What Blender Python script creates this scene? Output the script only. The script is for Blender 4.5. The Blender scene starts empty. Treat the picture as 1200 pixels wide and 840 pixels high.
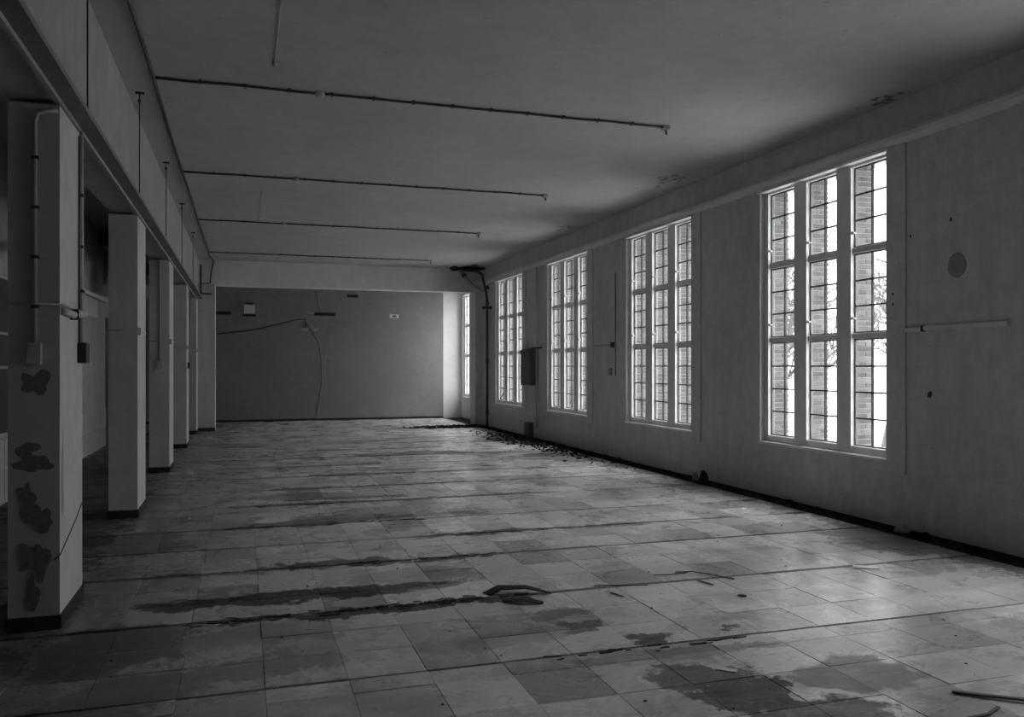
import bpy, math, random
from mathutils import Vector, Matrix
random.seed(7)
SC = bpy.context.scene
COL = SC.collection

# ------------------------------------------------------------------ camera
cam_d = bpy.data.cameras.new('camera'); cam = bpy.data.objects.new('camera', cam_d); COL.objects.link(cam)
cam.location = (0, 0, 1.6); cam.rotation_euler = (math.radians(90), 0, math.radians(-17.77))
cam_d.sensor_width = 36; cam_d.lens = 29.4; cam_d.shift_y = 0.0075; cam_d.clip_start = .05; cam_d.clip_end = 500
SC.camera = cam
# ------------------------------------------------------------------ sky and exposure
SKY = 9.0
w = bpy.data.worlds.new('overcast_sky'); SC.world = w; w.use_nodes = True
nt = w.node_tree; nt.nodes.clear()
wo = nt.nodes.new('ShaderNodeOutputWorld'); bg = nt.nodes.new('ShaderNodeBackground')
tc = nt.nodes.new('ShaderNodeTexCoord'); sx = nt.nodes.new('ShaderNodeSeparateXYZ'); mr = nt.nodes.new('ShaderNodeMapRange')
nt.links.new(tc.outputs['Generated'], sx.inputs[0]); nt.links.new(sx.outputs['Z'], mr.inputs['Value'])
mr.inputs['From Min'].default_value = 0; mr.inputs['From Max'].default_value = 1
mr.inputs['To Min'].default_value = SKY * .5; mr.inputs['To Max'].default_value = SKY * 1.7
nt.links.new(mr.outputs[0], bg.inputs['Strength']); bg.inputs['Color'].default_value = (1, 1, 1, 1)
nt.links.new(bg.outputs[0], wo.inputs[0])
vs = SC.view_settings
SC.display_settings.display_device = 'sRGB'
vs.view_transform = 'Standard'; vs.look = 'None'; vs.gamma = 1; vs.use_curve_mapping = False
vs.exposure = 0.2
cy = SC.cycles
cy.use_denoising = True
cy.max_bounces = 14; cy.diffuse_bounces = 9; cy.glossy_bounces = 4; cy.transmission_bounces = 6; cy.transparent_max_bounces = 24
cy.sample_clamp_indirect = 6; cy.caustics_reflective = False; cy.caustics_refractive = False

# key numbers of the room (metres)
XW = 6.2            # inner face of the window wall
CEIL = 4.25
XC = -1.07          # face of the beam and pillars on the left
CEN = [4.11, 7.98, 11.85, 15.72, 19.59]    # window centres along the wall
CENX = []
for c in CEN + [24.0]:
    ld = bpy.data.lights.new('window_daylight', 'AREA'); lo = bpy.data.objects.new('window_daylight', ld); COL.objects.link(lo)
    ld.shape = 'RECTANGLE'; ld.size = 3.2; ld.size_y = 2.2; ld.cycles.is_portal = True
    lo.location = ((XW if c < 22 else 6.45) + .19, c, 2.22); lo.rotation_euler = (0, math.radians(90), 0)

# ------------------------------------------------------------------ materials
def newmat(name):
    m = bpy.data.materials.new(name); m.use_nodes = True
    n = m.node_tree.nodes; l = m.node_tree.links
    return m, n, l, n['Principled BSDF']
def g(v): return (v, v, v, 1)
def noise(n, l, vec, scale, detail=6, rough=.6, dist=0):
    t = n.new('ShaderNodeTexNoise'); t.inputs['Scale'].default_value = scale; t.inputs['Detail'].default_value = detail
    t.inputs['Roughness'].default_value = rough; t.inputs['Distortion'].default_value = dist
    if vec is not None: l.new(vec, t.inputs['Vector'])
    return t
def ramp(n, l, fac, stops):
    r = n.new('ShaderNodeValToRGB'); e = r.color_ramp.elements
    e[0].position, e[0].color = stops[0][0], g(stops[0][1]); e[1].position, e[1].color = stops[-1][0], g(stops[-1][1])
    for p, v in stops[1:-1]:
        k = e.new(p); k.color = g(v)
    l.new(fac, r.inputs[0]); return r
def mth(n, l, op, a, b=None, c=None, clamp=False):
    t = n.new('ShaderNodeMath'); t.operation = op; t.use_clamp = clamp
    for i, v in enumerate((a, b, c)):
        if v is None: continue
        if isinstance(v, (int, float)): t.inputs[i].default_value = v
        else: l.new(v, t.inputs[i])
    return t.outputs[0]
def mixc(n, l, fac, a, b, mode='MIX'):
    t = n.new('ShaderNodeMix'); t.data_type = 'RGBA'; t.blend_type = mode
    for s, v in ((t.inputs[0], fac), (t.inputs[6], a), (t.inputs[7], b)):
        if isinstance(v, (int, float)): s.default_value = v if s.type == 'VALUE' else g(v)
        else: l.new(v, s)
    return t.outputs[2]
def worldpos(n):
    return n.new('ShaderNodeNewGeometry').outputs['Position']
def simple(name, v, rough=.6, metal=0, var=.15, scale=6, spec=.4):
    m, n, l, b = newmat(name)
    p = n.new('ShaderNodeTexCoord').outputs['Object']
    t = noise(n, l, p, scale)
    r = ramp(n, l, t.outputs[0], [(.3, v * (1 - var)), (.7, min(1, v * (1 + var)))])
    l.new(r.outputs[0], b.inputs['Base Color']); b.inputs['Roughness'].default_value = rough
    b.inputs['Metallic'].default_value = metal; b.inputs['Specular IOR Level'].default_value = spec
    return m
def plaster(name, v, dirt=.35, peel=0.0, bump=.25, rough=.85, brick=False, streak=.0):
    """old painted plaster: mottled tone, small stains, specks and optional peeled spots"""
    m, n, l, b = newmat(name); P = worldpos(n)
    big = ramp(n, l, noise(n, l, P, .7, 5, .6).outputs[0], [(.3, v * (1 - dirt * .35)), (.7, v * (1 + .06))])
    med = ramp(n, l, noise(n, l, P, 5, 8, .7, .3).outputs[0], [(.35, 1 - dirt * .4), (.6, 1.0)])
    col = mixc(n, l, 1.0, big.outputs[0], med.outputs[0], 'MULTIPLY')
    sp = ramp(n, l, noise(n, l, P, 26, 3, .5).outputs[0], [(.24, .45), (.29, 1)])
    col = mixc(n, l, 1.0, col, sp.outputs[0], 'MULTIPLY')
    h = noise(n, l, P, 18, 8, .7).outputs[0]
    if streak:
        mp = n.new('ShaderNodeMapping'); mp.inputs['Scale'].default_value = (3, 3, .25); l.new(P, mp.inputs[0])
        st = ramp(n, l, noise(n, l, mp.outputs[0], 2.2, 5, .6).outputs[0], [(.35, 1 - streak), (.6, 1)])
        col = mixc(n, l, 1.0, col, st.outputs[0], 'MULTIPLY')
    if peel:
        pn = noise(n, l, P, 1.7, 7, .62, .4).outputs[0]
        pk = ramp(n, l, pn, [(.68 - peel, 0), (.69 - peel, 1)])
        col = mixc(n, l, pk.outputs[0], col, v * .45)
        h = mth(n, l, 'SUBTRACT', h, mth(n, l, 'MULTIPLY', pk.outputs[0], .5))
    if brick:
        s = n.new('ShaderNodeSeparateXYZ'); l.new(P, s.inputs[0]); cb = n.new('ShaderNodeCombineXYZ')
        l.new(s.outputs['Y'], cb.inputs['X']); l.new(s.outputs['Z'], cb.inputs['Y'])
        bt = n.new('ShaderNodeTexBrick'); l.new(cb.outputs[0], bt.inputs['Vector'])
        bt.inputs['Scale'].default_value = 1; bt.inputs['Brick Width'].default_value = .42; bt.inputs['Row Height'].default_value = .2
        bt.inputs['Mortar Size'].default_value = .006; bt.inputs['Mortar Smooth'].default_value = .8
        h = mth(n, l, 'SUBTRACT', h, mth(n, l, 'MULTIPLY', bt.outputs['Fac'], .5))
    bp = n.new('ShaderNodeBump'); bp.inputs['Strength'].default_value = bump; bp.inputs['Distance'].default_value = .012
    l.new(h, bp.inputs['Height']); l.new(bp.outputs[0], b.inputs['Normal'])
    l.new(col, b.inputs['Base Color']); b.inputs['Roughness'].default_value = rough; b.inputs['Specular IOR Level'].default_value = .25
    return m

M_WALL = plaster('painted_wall', .64, .35, bump=.3, brick=True, streak=.07)
M_CEIL = plaster('ceiling_plaster', .42, .25, bump=.15)
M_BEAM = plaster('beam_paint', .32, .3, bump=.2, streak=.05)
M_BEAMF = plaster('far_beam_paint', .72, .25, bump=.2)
M_COL = plaster('pillar_paint', .52, .3, peel=.0, bump=.25, streak=.06)
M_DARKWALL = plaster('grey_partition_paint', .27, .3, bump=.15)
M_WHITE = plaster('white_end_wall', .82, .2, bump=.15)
M_AISLE = plaster('aisle_paint', .40, .5, bump=.3)
M_PEEL = simple('bare_render', .17, .95, var=.3, scale=30)
M_PEELW = simple('lost_paint_patch', .30, .95, var=.2, scale=20)
M_FRAME = simple('window_paint', .72, .45, var=.08, scale=9)
M_BAR = simple('glazing_bar_paint', .10, .5, var=.2)
M_KNOB = simple('brass_knob', .8, .25, var=.05)
M_SILL = simple('sill_paint', .75, .35, var=.1)
M_PIPE = simple('dark_conduit', .05, .5, var=.3)
M_GPIPE = simple('painted_conduit', .42, .6, var=.15)
M_BLACK = simple('black_plastic', .02, .5)
M_PLINTH = simple('dark_plinth', .035, .8, var=.3, spec=.15)
M_RAIL = simple('rail_steel', .14, .6, var=.2, scale=3)
M_STEEL = simple('painted_steel', .34, .6, var=.2, scale=3)
M_SLAB = simple('dark_screed', .02, .95, var=.5, scale=5, spec=.05)
M_DIRT = simple('dirt', .03, .95, var=.6, scale=10, spec=.08)
M_WALLTILE = simple('glazed_tile', .45, .3, var=.08)
M_PLASTERCHIP = simple('plaster_chip', .6, .8)
M_STONE = simple('stone_sill', .4, .8)
M_BARK = simple('bark', .07, .9, var=.3)
M_GROUND = simple('frosty_ground', .55, .95, var=.3, scale=.6)
M_WOOD = simple('weathered_wood', .09, .7, var=.3)

def brick_mat():
    m, n, l, b = newmat('brick_face'); P = worldpos(n)
    oi = n.new('ShaderNodeObjectInfo').outputs['Random']
    ge = n.new('ShaderNodeNewGeometry').outputs['Random Per Island']
    f = mth(n, l, 'FRACT', mth(n, l, 'ADD', oi, ge))
    r = ramp(n, l, f, [(0, .09), (.5, .125), (1, .17)])
    t = ramp(n, l, noise(n, l, P, 30, 6, .7).outputs[0], [(.3, .7), (.7, 1.15)])
    l.new(mixc(n, l, 1.0, r.outputs[0], t.outputs[0], 'MULTIPLY'), b.inputs['Base Color']); b.inputs['Roughness'].default_value = .9
    return m
M_BRICK = brick_mat()
M_MORTAR = simple('mortar', .24, .95)

def glass_mat():
    m, n, l, b = newmat('window_glass')
    n.remove(b); out = n['Material Output']
    tr = n.new('ShaderNodeBsdfTransparent'); tr.inputs[0].default_value = g(.93)
    gl = n.new('ShaderNodeBsdfGlossy'); gl.inputs['Roughness'].default_value = .03
    mx = n.new('ShaderNodeMixShader'); lw = n.new('ShaderNodeLayerWeight')
    sch = mth(n, l, 'MULTIPLY_ADD', mth(n, l, 'POWER', lw.outputs['Facing'], 4.0), .5, .03, clamp=True)
    l.new(sch, mx.inputs[0]); l.new(tr.outputs[0], mx.inputs[1]); l.new(gl.outputs[0], mx.inputs[2])
    l.new(mx.outputs[0], out.inputs[0]); return m
M_GLASS = glass_mat()

TW = .41
# dark floor ellipses, dirt stains and painted shadow along the window wall: centre x, y, radius x, y, strength
STAINS_SHADE = [(.35, 6.02, 1.05, .17, 1), (1.0, 6.0, .55, .14, .75), (1.2, 6.35, .5, .22, .45), (-.2, 5.95, .5, .08, .9),
          (.85, 5.52, 1.15, .10, 1), (.75, 6.93, .5, .13, .9), (1.35, 6.8, .9, .06, .8), (.85, 8.85, .85, .14, .85), (.95, 9.02, .6, .12, .7),
          (2.3, 7.75, .55, .12, .8), (1.9, 8.85, .6, .12, .55), (.75, 10.6, .7, .28, .6), (1.2, 10.3, .9, .09, .8), (.5, 10.05, .7, .07, .8),
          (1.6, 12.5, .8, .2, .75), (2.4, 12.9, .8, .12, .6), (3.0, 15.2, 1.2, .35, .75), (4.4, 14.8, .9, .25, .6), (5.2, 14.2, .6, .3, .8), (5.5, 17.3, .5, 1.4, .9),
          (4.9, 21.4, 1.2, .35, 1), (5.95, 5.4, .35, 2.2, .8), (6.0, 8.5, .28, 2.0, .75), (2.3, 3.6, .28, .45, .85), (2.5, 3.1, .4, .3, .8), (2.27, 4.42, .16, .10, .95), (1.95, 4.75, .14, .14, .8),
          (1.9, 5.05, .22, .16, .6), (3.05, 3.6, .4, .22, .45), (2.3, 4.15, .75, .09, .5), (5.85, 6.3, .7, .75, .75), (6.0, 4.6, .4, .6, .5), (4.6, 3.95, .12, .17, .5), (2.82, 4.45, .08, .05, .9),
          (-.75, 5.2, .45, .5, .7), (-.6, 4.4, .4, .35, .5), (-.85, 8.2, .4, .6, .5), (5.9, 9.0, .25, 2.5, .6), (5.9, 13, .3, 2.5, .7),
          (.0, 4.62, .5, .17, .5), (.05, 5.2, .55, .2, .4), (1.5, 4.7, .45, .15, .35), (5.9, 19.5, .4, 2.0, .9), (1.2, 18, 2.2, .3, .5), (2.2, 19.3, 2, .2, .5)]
_r = random.Random(31)
for jy in (6.85, 7.75, 8.67, 9.97, 11.25, 12.45, 13.7, 14.95, 16.2, 17.4):
    for q in range(2): STAINS_SHADE.append((_r.uniform(-.3, 3.6), jy + _r.uniform(-.04, .06), _r.uniform(.45, 1.3), _r.uniform(.05, .10), _r.uniform(.6, .9)))
STAINS_SHADE.append((-2.0, 7.0, .85, 16, .8))  # one long ellipse darkens the whole aisle floor
def floor_mat(name, base, stains=True):
    m, n, l, b = newmat(name); P = worldpos(n)
    dn = noise(n, l, P, 3.2, 7, .68); dn2 = noise(n, l, P, 16, 5, .65)
    off = n.new('ShaderNodeVectorMath'); off.operation = 'SUBTRACT'; l.new(dn.outputs['Color'], off.inputs[0]); off.inputs[1].default_value = (.5, .5, .5)
    sc = n.new('ShaderNodeVectorMath'); sc.operation = 'MULTIPLY'; l.new(off.outputs[0], sc.inputs[0]); sc.inputs[1].default_value = (1.3, .5, 0)
    off2 = n.new('ShaderNodeVectorMath'); off2.operation = 'SUBTRACT'; l.new(dn2.outputs['Color'], off2.inputs[0]); off2.inputs[1].default_value = (.5, .5, .5)
    sc2 = n.new('ShaderNodeVectorMath'); sc2.operation = 'MULTIPLY'; l.new(off2.outputs[0], sc2.inputs[0]); sc2.inputs[1].default_value = (.14, .09, 0)
    a1 = n.new('ShaderNodeVectorMath'); l.new(P, a1.inputs[0]); l.new(sc.outputs[0], a1.inputs[1])
    a2 = n.new('ShaderNodeVectorMath'); l.new(a1.outputs[0], a2.inputs[0]); l.new(sc2.outputs[0], a2.inputs[1])
    PD = a2.outputs[0]
    oi = n.new('ShaderNodeObjectInfo').outputs['Random']; ge = n.new('ShaderNodeNewGeometry').outputs['Random Per Island']
    f = mth(n, l, 'FRACT', mth(n, l, 'ADD', oi, ge))
    tint = ramp(n, l, f, [(0, base * .55), (.1, base * .68), (.25, base * .9), (.6, base), (.9, base * 1.14), (1, base * 1.3)])
    # worn grime, directional scuffs
    mp = n.new('ShaderNodeMapping'); mp.inputs['Scale'].default_value = (.55, 1.5, 1); mp.inputs['Rotation'].default_value = (0, 0, .1); l.new(P, mp.inputs[0])
    gr = ramp(n, l, noise(n, l, mp.outputs[0], 1.4, 9, .66, .5).outputs[0], [(.30, .60), (.50, .94), (.70, 1.08)])
    col = mixc(n, l, 1.0, tint.outputs[0], gr.outputs[0], 'MULTIPLY')
    sc3 = ramp(n, l, noise(n, l, mp.outputs[0], 14, 6, .7, 1.0).outputs[0], [(.32, .62), (.46, 1), (.66, 1.12)])
    col = mixc(n, l, .8, col, sc3.outputs[0], 'MULTIPLY')
    # scaly lighter screed residue on the window side
    rs = ramp(n, l, noise(n, l, PD, 5.0, 8, .7).outputs[0], [(.55, 0), (.63, 1)])
    sxyz = n.new('ShaderNodeSeparateXYZ'); l.new(P, sxyz.inputs[0])
    d1 = n.new('ShaderNodeVectorMath'); d1.operation = 'SUBTRACT'; l.new(PD, d1.inputs[0]); d1.inputs[1].default_value = (3.9, 4.7, 0)
    d2 = n.new('ShaderNodeVectorMath'); d2.operation = 'MULTIPLY'; l.new(d1.outputs[0], d2.inputs[0]); d2.inputs[1].default_value = (1/1.1, 1/.75, 0)
    d3 = n.new('ShaderNodeVectorMath'); d3.operation = 'LENGTH'; l.new(d2.outputs[0], d3.inputs[0])
    rz = n.new('ShaderNodeMapRange'); rz.inputs['From Min'].default_value = 1.2; rz.inputs['From Max'].default_value = .3; l.new(d3.outputs['Value'], rz.inputs['Value'])
    col = mixc(n, l, mth(n, l, 'MULTIPLY', mth(n, l, 'MULTIPLY', rs.outputs[0], rz.outputs[0]), .75), col, min(1, base * 1.9))
    # floor tone darkens gradually left of the long seam
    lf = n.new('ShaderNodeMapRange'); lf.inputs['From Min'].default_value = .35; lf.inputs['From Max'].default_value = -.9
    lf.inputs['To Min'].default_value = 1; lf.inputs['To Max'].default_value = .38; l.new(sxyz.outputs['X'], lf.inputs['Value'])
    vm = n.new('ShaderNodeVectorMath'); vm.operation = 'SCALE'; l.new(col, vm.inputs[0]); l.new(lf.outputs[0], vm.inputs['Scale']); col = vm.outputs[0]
    acc = None
    if stains:  # dirt stains, painted window-wall shadow and the dark aisle ellipse
        for (cx, cy_, rx, ry, s) in STAINS_SHADE:
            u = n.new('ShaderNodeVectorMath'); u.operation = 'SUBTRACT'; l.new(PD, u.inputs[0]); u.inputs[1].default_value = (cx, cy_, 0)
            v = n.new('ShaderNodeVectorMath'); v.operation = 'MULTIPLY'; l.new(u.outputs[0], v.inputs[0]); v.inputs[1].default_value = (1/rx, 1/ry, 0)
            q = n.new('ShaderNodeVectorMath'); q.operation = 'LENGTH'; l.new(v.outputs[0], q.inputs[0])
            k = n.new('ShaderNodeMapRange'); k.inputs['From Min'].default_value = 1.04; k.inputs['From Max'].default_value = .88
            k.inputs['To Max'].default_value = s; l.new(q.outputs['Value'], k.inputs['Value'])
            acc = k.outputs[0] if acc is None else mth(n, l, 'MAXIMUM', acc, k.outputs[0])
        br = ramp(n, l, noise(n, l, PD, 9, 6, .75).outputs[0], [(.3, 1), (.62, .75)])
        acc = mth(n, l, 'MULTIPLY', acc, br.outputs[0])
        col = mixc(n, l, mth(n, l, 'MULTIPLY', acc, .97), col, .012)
    l.new(col, b.inputs['Base Color'])
    rr = ramp(n, l, noise(n, l, P, 2.3, 7, .7, .5).outputs[0], [(.35, .19), (.65, .40)])
    if acc is not None:
        l.new(mth(n, l, 'MULTIPLY_ADD', acc, .5, rr.outputs[0], clamp=True), b.inputs['Roughness'])
        l.new(mth(n, l, 'MULTIPLY_ADD', acc, -.6, .62, clamp=True), b.inputs['Specular IOR Level'])
    bp = n.new('ShaderNodeBump'); bp.inputs['Strength'].default_value = .3; bp.inputs['Distance'].default_value = .008
    hh = noise(n, l, P, 11, 8, .72).outputs[0]
    if acc is not None: hh = mth(n, l, 'SUBTRACT', hh, mth(n, l, 'MULTIPLY', acc, .4))
    l.new(hh, bp.inputs['Height']); l.new(bp.outputs[0], b.inputs['Normal'])
    return m
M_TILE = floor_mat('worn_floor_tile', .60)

# ------------------------------------------------------------------ mesh helpers
class MB:
    def __init__(s): s.v = []; s.f = []; s.sm = []
    def add(s, vs_, fs, smooth=False):
        k = len(s.v); s.v += [tuple(p) for p in vs_]; s.f += [[i + k for i in f] for f in fs]; s.sm += [smooth] * len(fs); return s
    def box(s, x0, x1, y0, y1, z0, z1):
        v = [(x0,y0,z0),(x1,y0,z0),(x1,y1,z0),(x0,y1,z0),(x0,y0,z1),(x1,y0,z1),(x1,y1,z1),(x0,y1,z1)]
        return s.add(v, [(0,3,2,1),(4,5,6,7),(0,1,5,4),(1,2,6,5),(2,3,7,6),(3,0,4,7)])
    def bbox(s, x0, x1, y0, y1, z0, z1, c=.004):
        """box with chamfered edges"""
        v = []; 
        for z, cc in ((z0, c), (z0 + c, 0), (z1 - c, 0), (z1, c)):
            a = [(x0+cc, y0+cc), (x1-cc, y0+cc), (x1-cc, y1-cc), (x0+cc, y1-cc)]
            v += [(p[0], p[1], z) for p in a]
        f = [(3,2,1,0), (12,13,14,15)]
        for r in range(3):
            for i in range(4):
                j = (i + 1) % 4; f.append((r*4+i, r*4+j, r*4+4+j, r*4+4+i))
        return s.add(v, f)
    def tube(s, pts, r, n=8, cap=True):
        pts = [Vector(p) for p in pts]; rs = r if isinstance(r, (list, tuple)) else [r] * len(pts)
        rings = []; up = None
        for i, p in enumerate(pts):
            a = pts[max(i-1, 0)]; b_ = pts[min(i+1, len(pts)-1)]; d = (b_ - a).normalized()
            if up is None: up = Vector((0,0,1)) if abs(d.z) < .9 else Vector((1,0,0))
            sd = d.cross(up).normalized(); up = sd.cross(d).normalized()
            rings.append([p + (sd * math.cos(t) + up * math.sin(t)) * rs[i] for t in [2*math.pi*k/n for k in range(n)]])
        v = [q for ring in rings for q in ring]; f = []
        for i in range(len(pts) - 1):
            for k in range(n):
                j = (k + 1) % n; f.append((i*n+k, i*n+j, (i+1)*n+j, (i+1)*n+k))
        if cap: f.append(tuple(range(n))[::-1]); f.append(tuple((len(pts)-1)*n + k for k in range(n)))
        return s.add(v, f, True)
    def prism(s, outline, to3d0, to3d1):
        """outline of 2D points lofted between two maps"""
        n = len(outline); v = [to3d0(p) for p in outline] + [to3d1(p) for p in outline]
        f = [tuple(range(n))[::-1], tuple(range(n, 2*n))] + [(i, (i+1) % n, n + (i+1) % n, n + i) for i in range(n)]
        return s.add(v, f)
    def mesh(s, name, mat):
        me = bpy.data.meshes.new(name); me.from_pydata(s.v, [], s.f); me.polygons.foreach_set('use_smooth', s.sm)
        me.materials.append(mat); me.update()
        import bmesh
        b = bmesh.new(); b.from_mesh(me); bmesh.ops.recalc_face_normals(b, faces=b.faces); b.to_mesh(me); b.free()
        return me
    def build(s, name, mat, parent=None, loc=None):
        """links as one object; vertices are given in world space, origin moved to the middle of the base"""
        xs = [p[0] for p in s.v]; ys = [p[1] for p in s.v]; zs = [p[2] for p in s.v]
        o0 = Vector(((min(xs)+max(xs))/2, (min(ys)+max(ys))/2, min(zs)))
        s.v = [tuple(Vector(p) - o0) for p in s.v]
        me = s.mesh(name, mat)
        o = bpy.data.objects.new(name, me); COL.objects.link(o)
        if parent is not None:
            o.parent = parent; o.location = o0 - wloc(parent)
        else: o.location = o0
        return o
def wloc(o):
    v = Vector(o.location)
    while o.parent: o = o.parent; v += Vector(o.location)
    return v
def tag(o, label=None, cat=None, group=None, kind=None):
    if label: o['label'] = label
    if cat: o['category'] = cat
    if group: o['group'] = group
    if kind: o['kind'] = kind
    return o
def empty(name, loc): 
    o = bpy.data.objects.new(name, None); COL.objects.link(o); o.location = loc; o.empty_display_size = .1; return o
def place(name, me, parent, loc, rot=None):
    o = bpy.data.objects.new(name, me); COL.objects.link(o); o.parent = parent; o.location = Vector(loc) - wloc(parent)
    if rot: o.rotation_euler = rot
    return o
def copy_tree(o, parent=None):
    c = o.copy(); COL.objects.link(c); c.parent = parent
    for ch in o.children: copy_tree(ch, c)
    return c
def blob(cx, cy_, rx, ry, n=18, jag=.25, seed=0):
    r = random.Random(seed); out = []; ph = [r.uniform(0, 6.28) for _ in range(4)]; am = [r.uniform(.3, 1)*jag*q for q in (.5, .6, .45, .3)]
    for i in range(n):
        a = 2*math.pi*i/n; k = 1 + sum(am[q]*math.sin((q+2)*a + ph[q]) for q in range(4)) + r.uniform(-jag, jag)*.18; out.append((cx + rx*k*math.cos(a), cy_ + ry*k*math.sin(a)))
    return out

# ------------------------------------------------------------------ floor
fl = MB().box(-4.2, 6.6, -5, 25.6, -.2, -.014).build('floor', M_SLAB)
tag(fl, 'dark screed floor of the hall under worn square tiles', 'floor', kind='structure')
joints = [4.31, 5.56, 6.85, 7.75, 8.67, 9.97, 11.25, 12.45, 13.7, 14.95, 16.2, 17.4, 18.6, 19.9, 21.1, 22.3, 23.6, 25.25]
rows = []      # (y0, y1)
y = 4.13
while y > -4.9: rows.append((y - .40, y)); y -= .40
rows.append((4.13, 4.31 - .002))
for a, b in zip(joints[:-1], joints[1:]):
    k = max(1, round((b - a - .02) / .42)); st = (b - a - .046) / k
    for i in range(k): rows.append((a + .023 + i*st, a + .023 + (i+1)*st))
rows.sort()
XE = 5.88
cols = []
x = .10 - TW*10
while x < XE - .02:
    cols.append((x, min(x + TW, XE))); x += TW
def cell_ok(x0, x1, y0, y1):
    return x0 > -4.2 and not (x0 < -1.07 and x1 > -1.35 and False)
cells = [(a, b) for a in cols for b in rows if cell_ok(*a, *b)]
def seen_area(cx, cy_):
    c, s_ = math.cos(math.radians(17.77)), math.sin(math.radians(17.77))
    D = cx*s_ + cy_*c; 
    if D < .6: return 0
    u = 600 + 980*(cx*c - cy_*s_)/D; v = 429 + 1568/D
    if u < -20 or u > 1230 or v > 860 or cx < -1.1: return 0
    return 1 / D**3
cells.sort(key=lambda q: -seen_area((q[0][0]+q[0][1])/2, (q[1][0]+q[1][1])/2))
rr = random.Random(3)
tile_meshes = {}
def tile_verts(w_, h_, r, e=.0016):
    """a chamfered tile with slightly ragged edges, top at z=0"""
    g_ = .0003; out = []
    def edge(ax, ay, bx, by, nx, ny):
        pts = []
        for t in (0, .33, .67):
            j = r.uniform(0, e); pts.append((ax + (bx-ax)*t + nx*j, ay + (by-ay)*t + ny*j))
        return pts
    hw, hh = w_/2 - g_, h_/2 - g_
    ring = edge(-hw,-hh,hw,-hh,0,1) + edge(hw,-hh,hw,hh,-1,0) + edge(hw,hh,-hw,hh,0,-1) + edge(-hw,hh,-hw,-hh,1,0)
    n = len(ring)
    v = [(p[0], p[1], -.013) for p in ring] + [(p[0], p[1], -.002) for p in ring] + [(p[0]*.993, p[1]*.993, 0) for p in ring]
    f = [tuple(range(2*n, 3*n))]
    for k in (0, n):
        for i in range(n): j = (i+1) % n; f.append((k+i, k+j, k+n+j, k+n+i))
    return v, f
far = MB()
for i, (a, b) in enumerate(cells):
    w_, h_ = a[1]-a[0], b[1]-b[0]; cx, cyy = (a[0]+a[1])/2, (b[0]+b[1])/2
    dz = rr.uniform(-.0016, .0016); rx, ry = rr.gauss(0, .0028), rr.gauss(0, .0028)
    if i < 300 and seen_area(cx, cyy) > 0:
        key = (round(w_, 2), round(h_, 2), rr.randrange(3))
        if key not in tile_meshes:
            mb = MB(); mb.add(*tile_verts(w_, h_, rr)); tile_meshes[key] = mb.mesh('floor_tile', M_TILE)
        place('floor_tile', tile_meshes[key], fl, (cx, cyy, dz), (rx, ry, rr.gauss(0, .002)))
    else:
        v, f = tile_verts(w_, h_, rr, .001)
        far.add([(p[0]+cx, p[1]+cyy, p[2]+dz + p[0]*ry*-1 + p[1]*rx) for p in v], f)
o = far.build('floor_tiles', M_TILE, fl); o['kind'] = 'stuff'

# ------------------------------------------------------------------ ceiling
ce = MB().box(-4.2, 6.6, -5, 25.6, CEIL, CEIL + .2).build('ceiling', M_CEIL); tag(ce, 'plain painted concrete ceiling', 'ceiling', kind='structure')
# paint flaking near the wall: thin curled flakes joined into one part
fk = MB(); fr_ = random.Random(11)
for (cx, cyy, n_, sx_, sy_) in [(6.05, 6.75, 18, .12, .3), (5.72, 10.65, 26, .16, .3), (5.95, 14.9, 18, .2, .3), (5.9, 18.8, 8, .15, .3)]:
    for _ in range(n_):
        px, py = cx + fr_.gauss(0, sx_*.6), cyy + fr_.gauss(0, sy_*.6)
        if px > 6.15: continue
        r0 = fr_.uniform(.012, .045); ol = blob(0, 0, r0, r0*fr_.uniform(.4, 1), 7, .4, fr_.random())
        t = fr_.uniform(-.3, .3)
        fk.prism(ol, lambda p: (px+p[0], py+p[1], CEIL - .004 - abs(p[0]*t)), lambda p: (px+p[0], py+p[1], CEIL - .001 - abs(p[0]*t)))
o = fk.build('peeling_paint', M_PEEL, ce); o['kind'] = 'stuff'; o['label'] = 'small dark flakes of paint peeling off the ceiling by the windows'

# ------------------------------------------------------------------ window wall
OY = 1.08; Z0, Z1 = .66, 3.81
wr = MB()
edges_ = []
allc = sorted(CENX + CEN)
prev = -5.0
for c in allc + [None]:
    e_ = c - OY if c is not None else 22.5
    wr.box(XW, XW + .14, prev, e_, 0, CEIL)
    if c is not None:
        wr.box(XW, XW + .14, e_, c + OY, 0, Z0); wr.box(XW, XW + .14, e_, c + OY, Z1, CEIL)
        prev = c + OY
wall_r = wr.build('wall_right', M_WALL); tag(wall_r, 'long painted window wall on the right of the hall', 'wall', kind='structure')
# wall_right: raised band above with cornice
cor = MB(); prof = [(XW, 3.795), (XW-.02, 3.80), (XW-.07, 3.845), (XW-.07, 3.885), (XW-.05, 3.90), (XW-.03, 3.93), (XW, 3.935)]
cor.prism(prof, lambda p: (p[0], -5, p[1]), lambda p: (p[0], 22.1, p[1])); o = cor.build('trim_1', M_BEAMF); tag(o, 'moulded cornice running along the wall above the windows', 'cornice', kind='structure')
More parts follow.
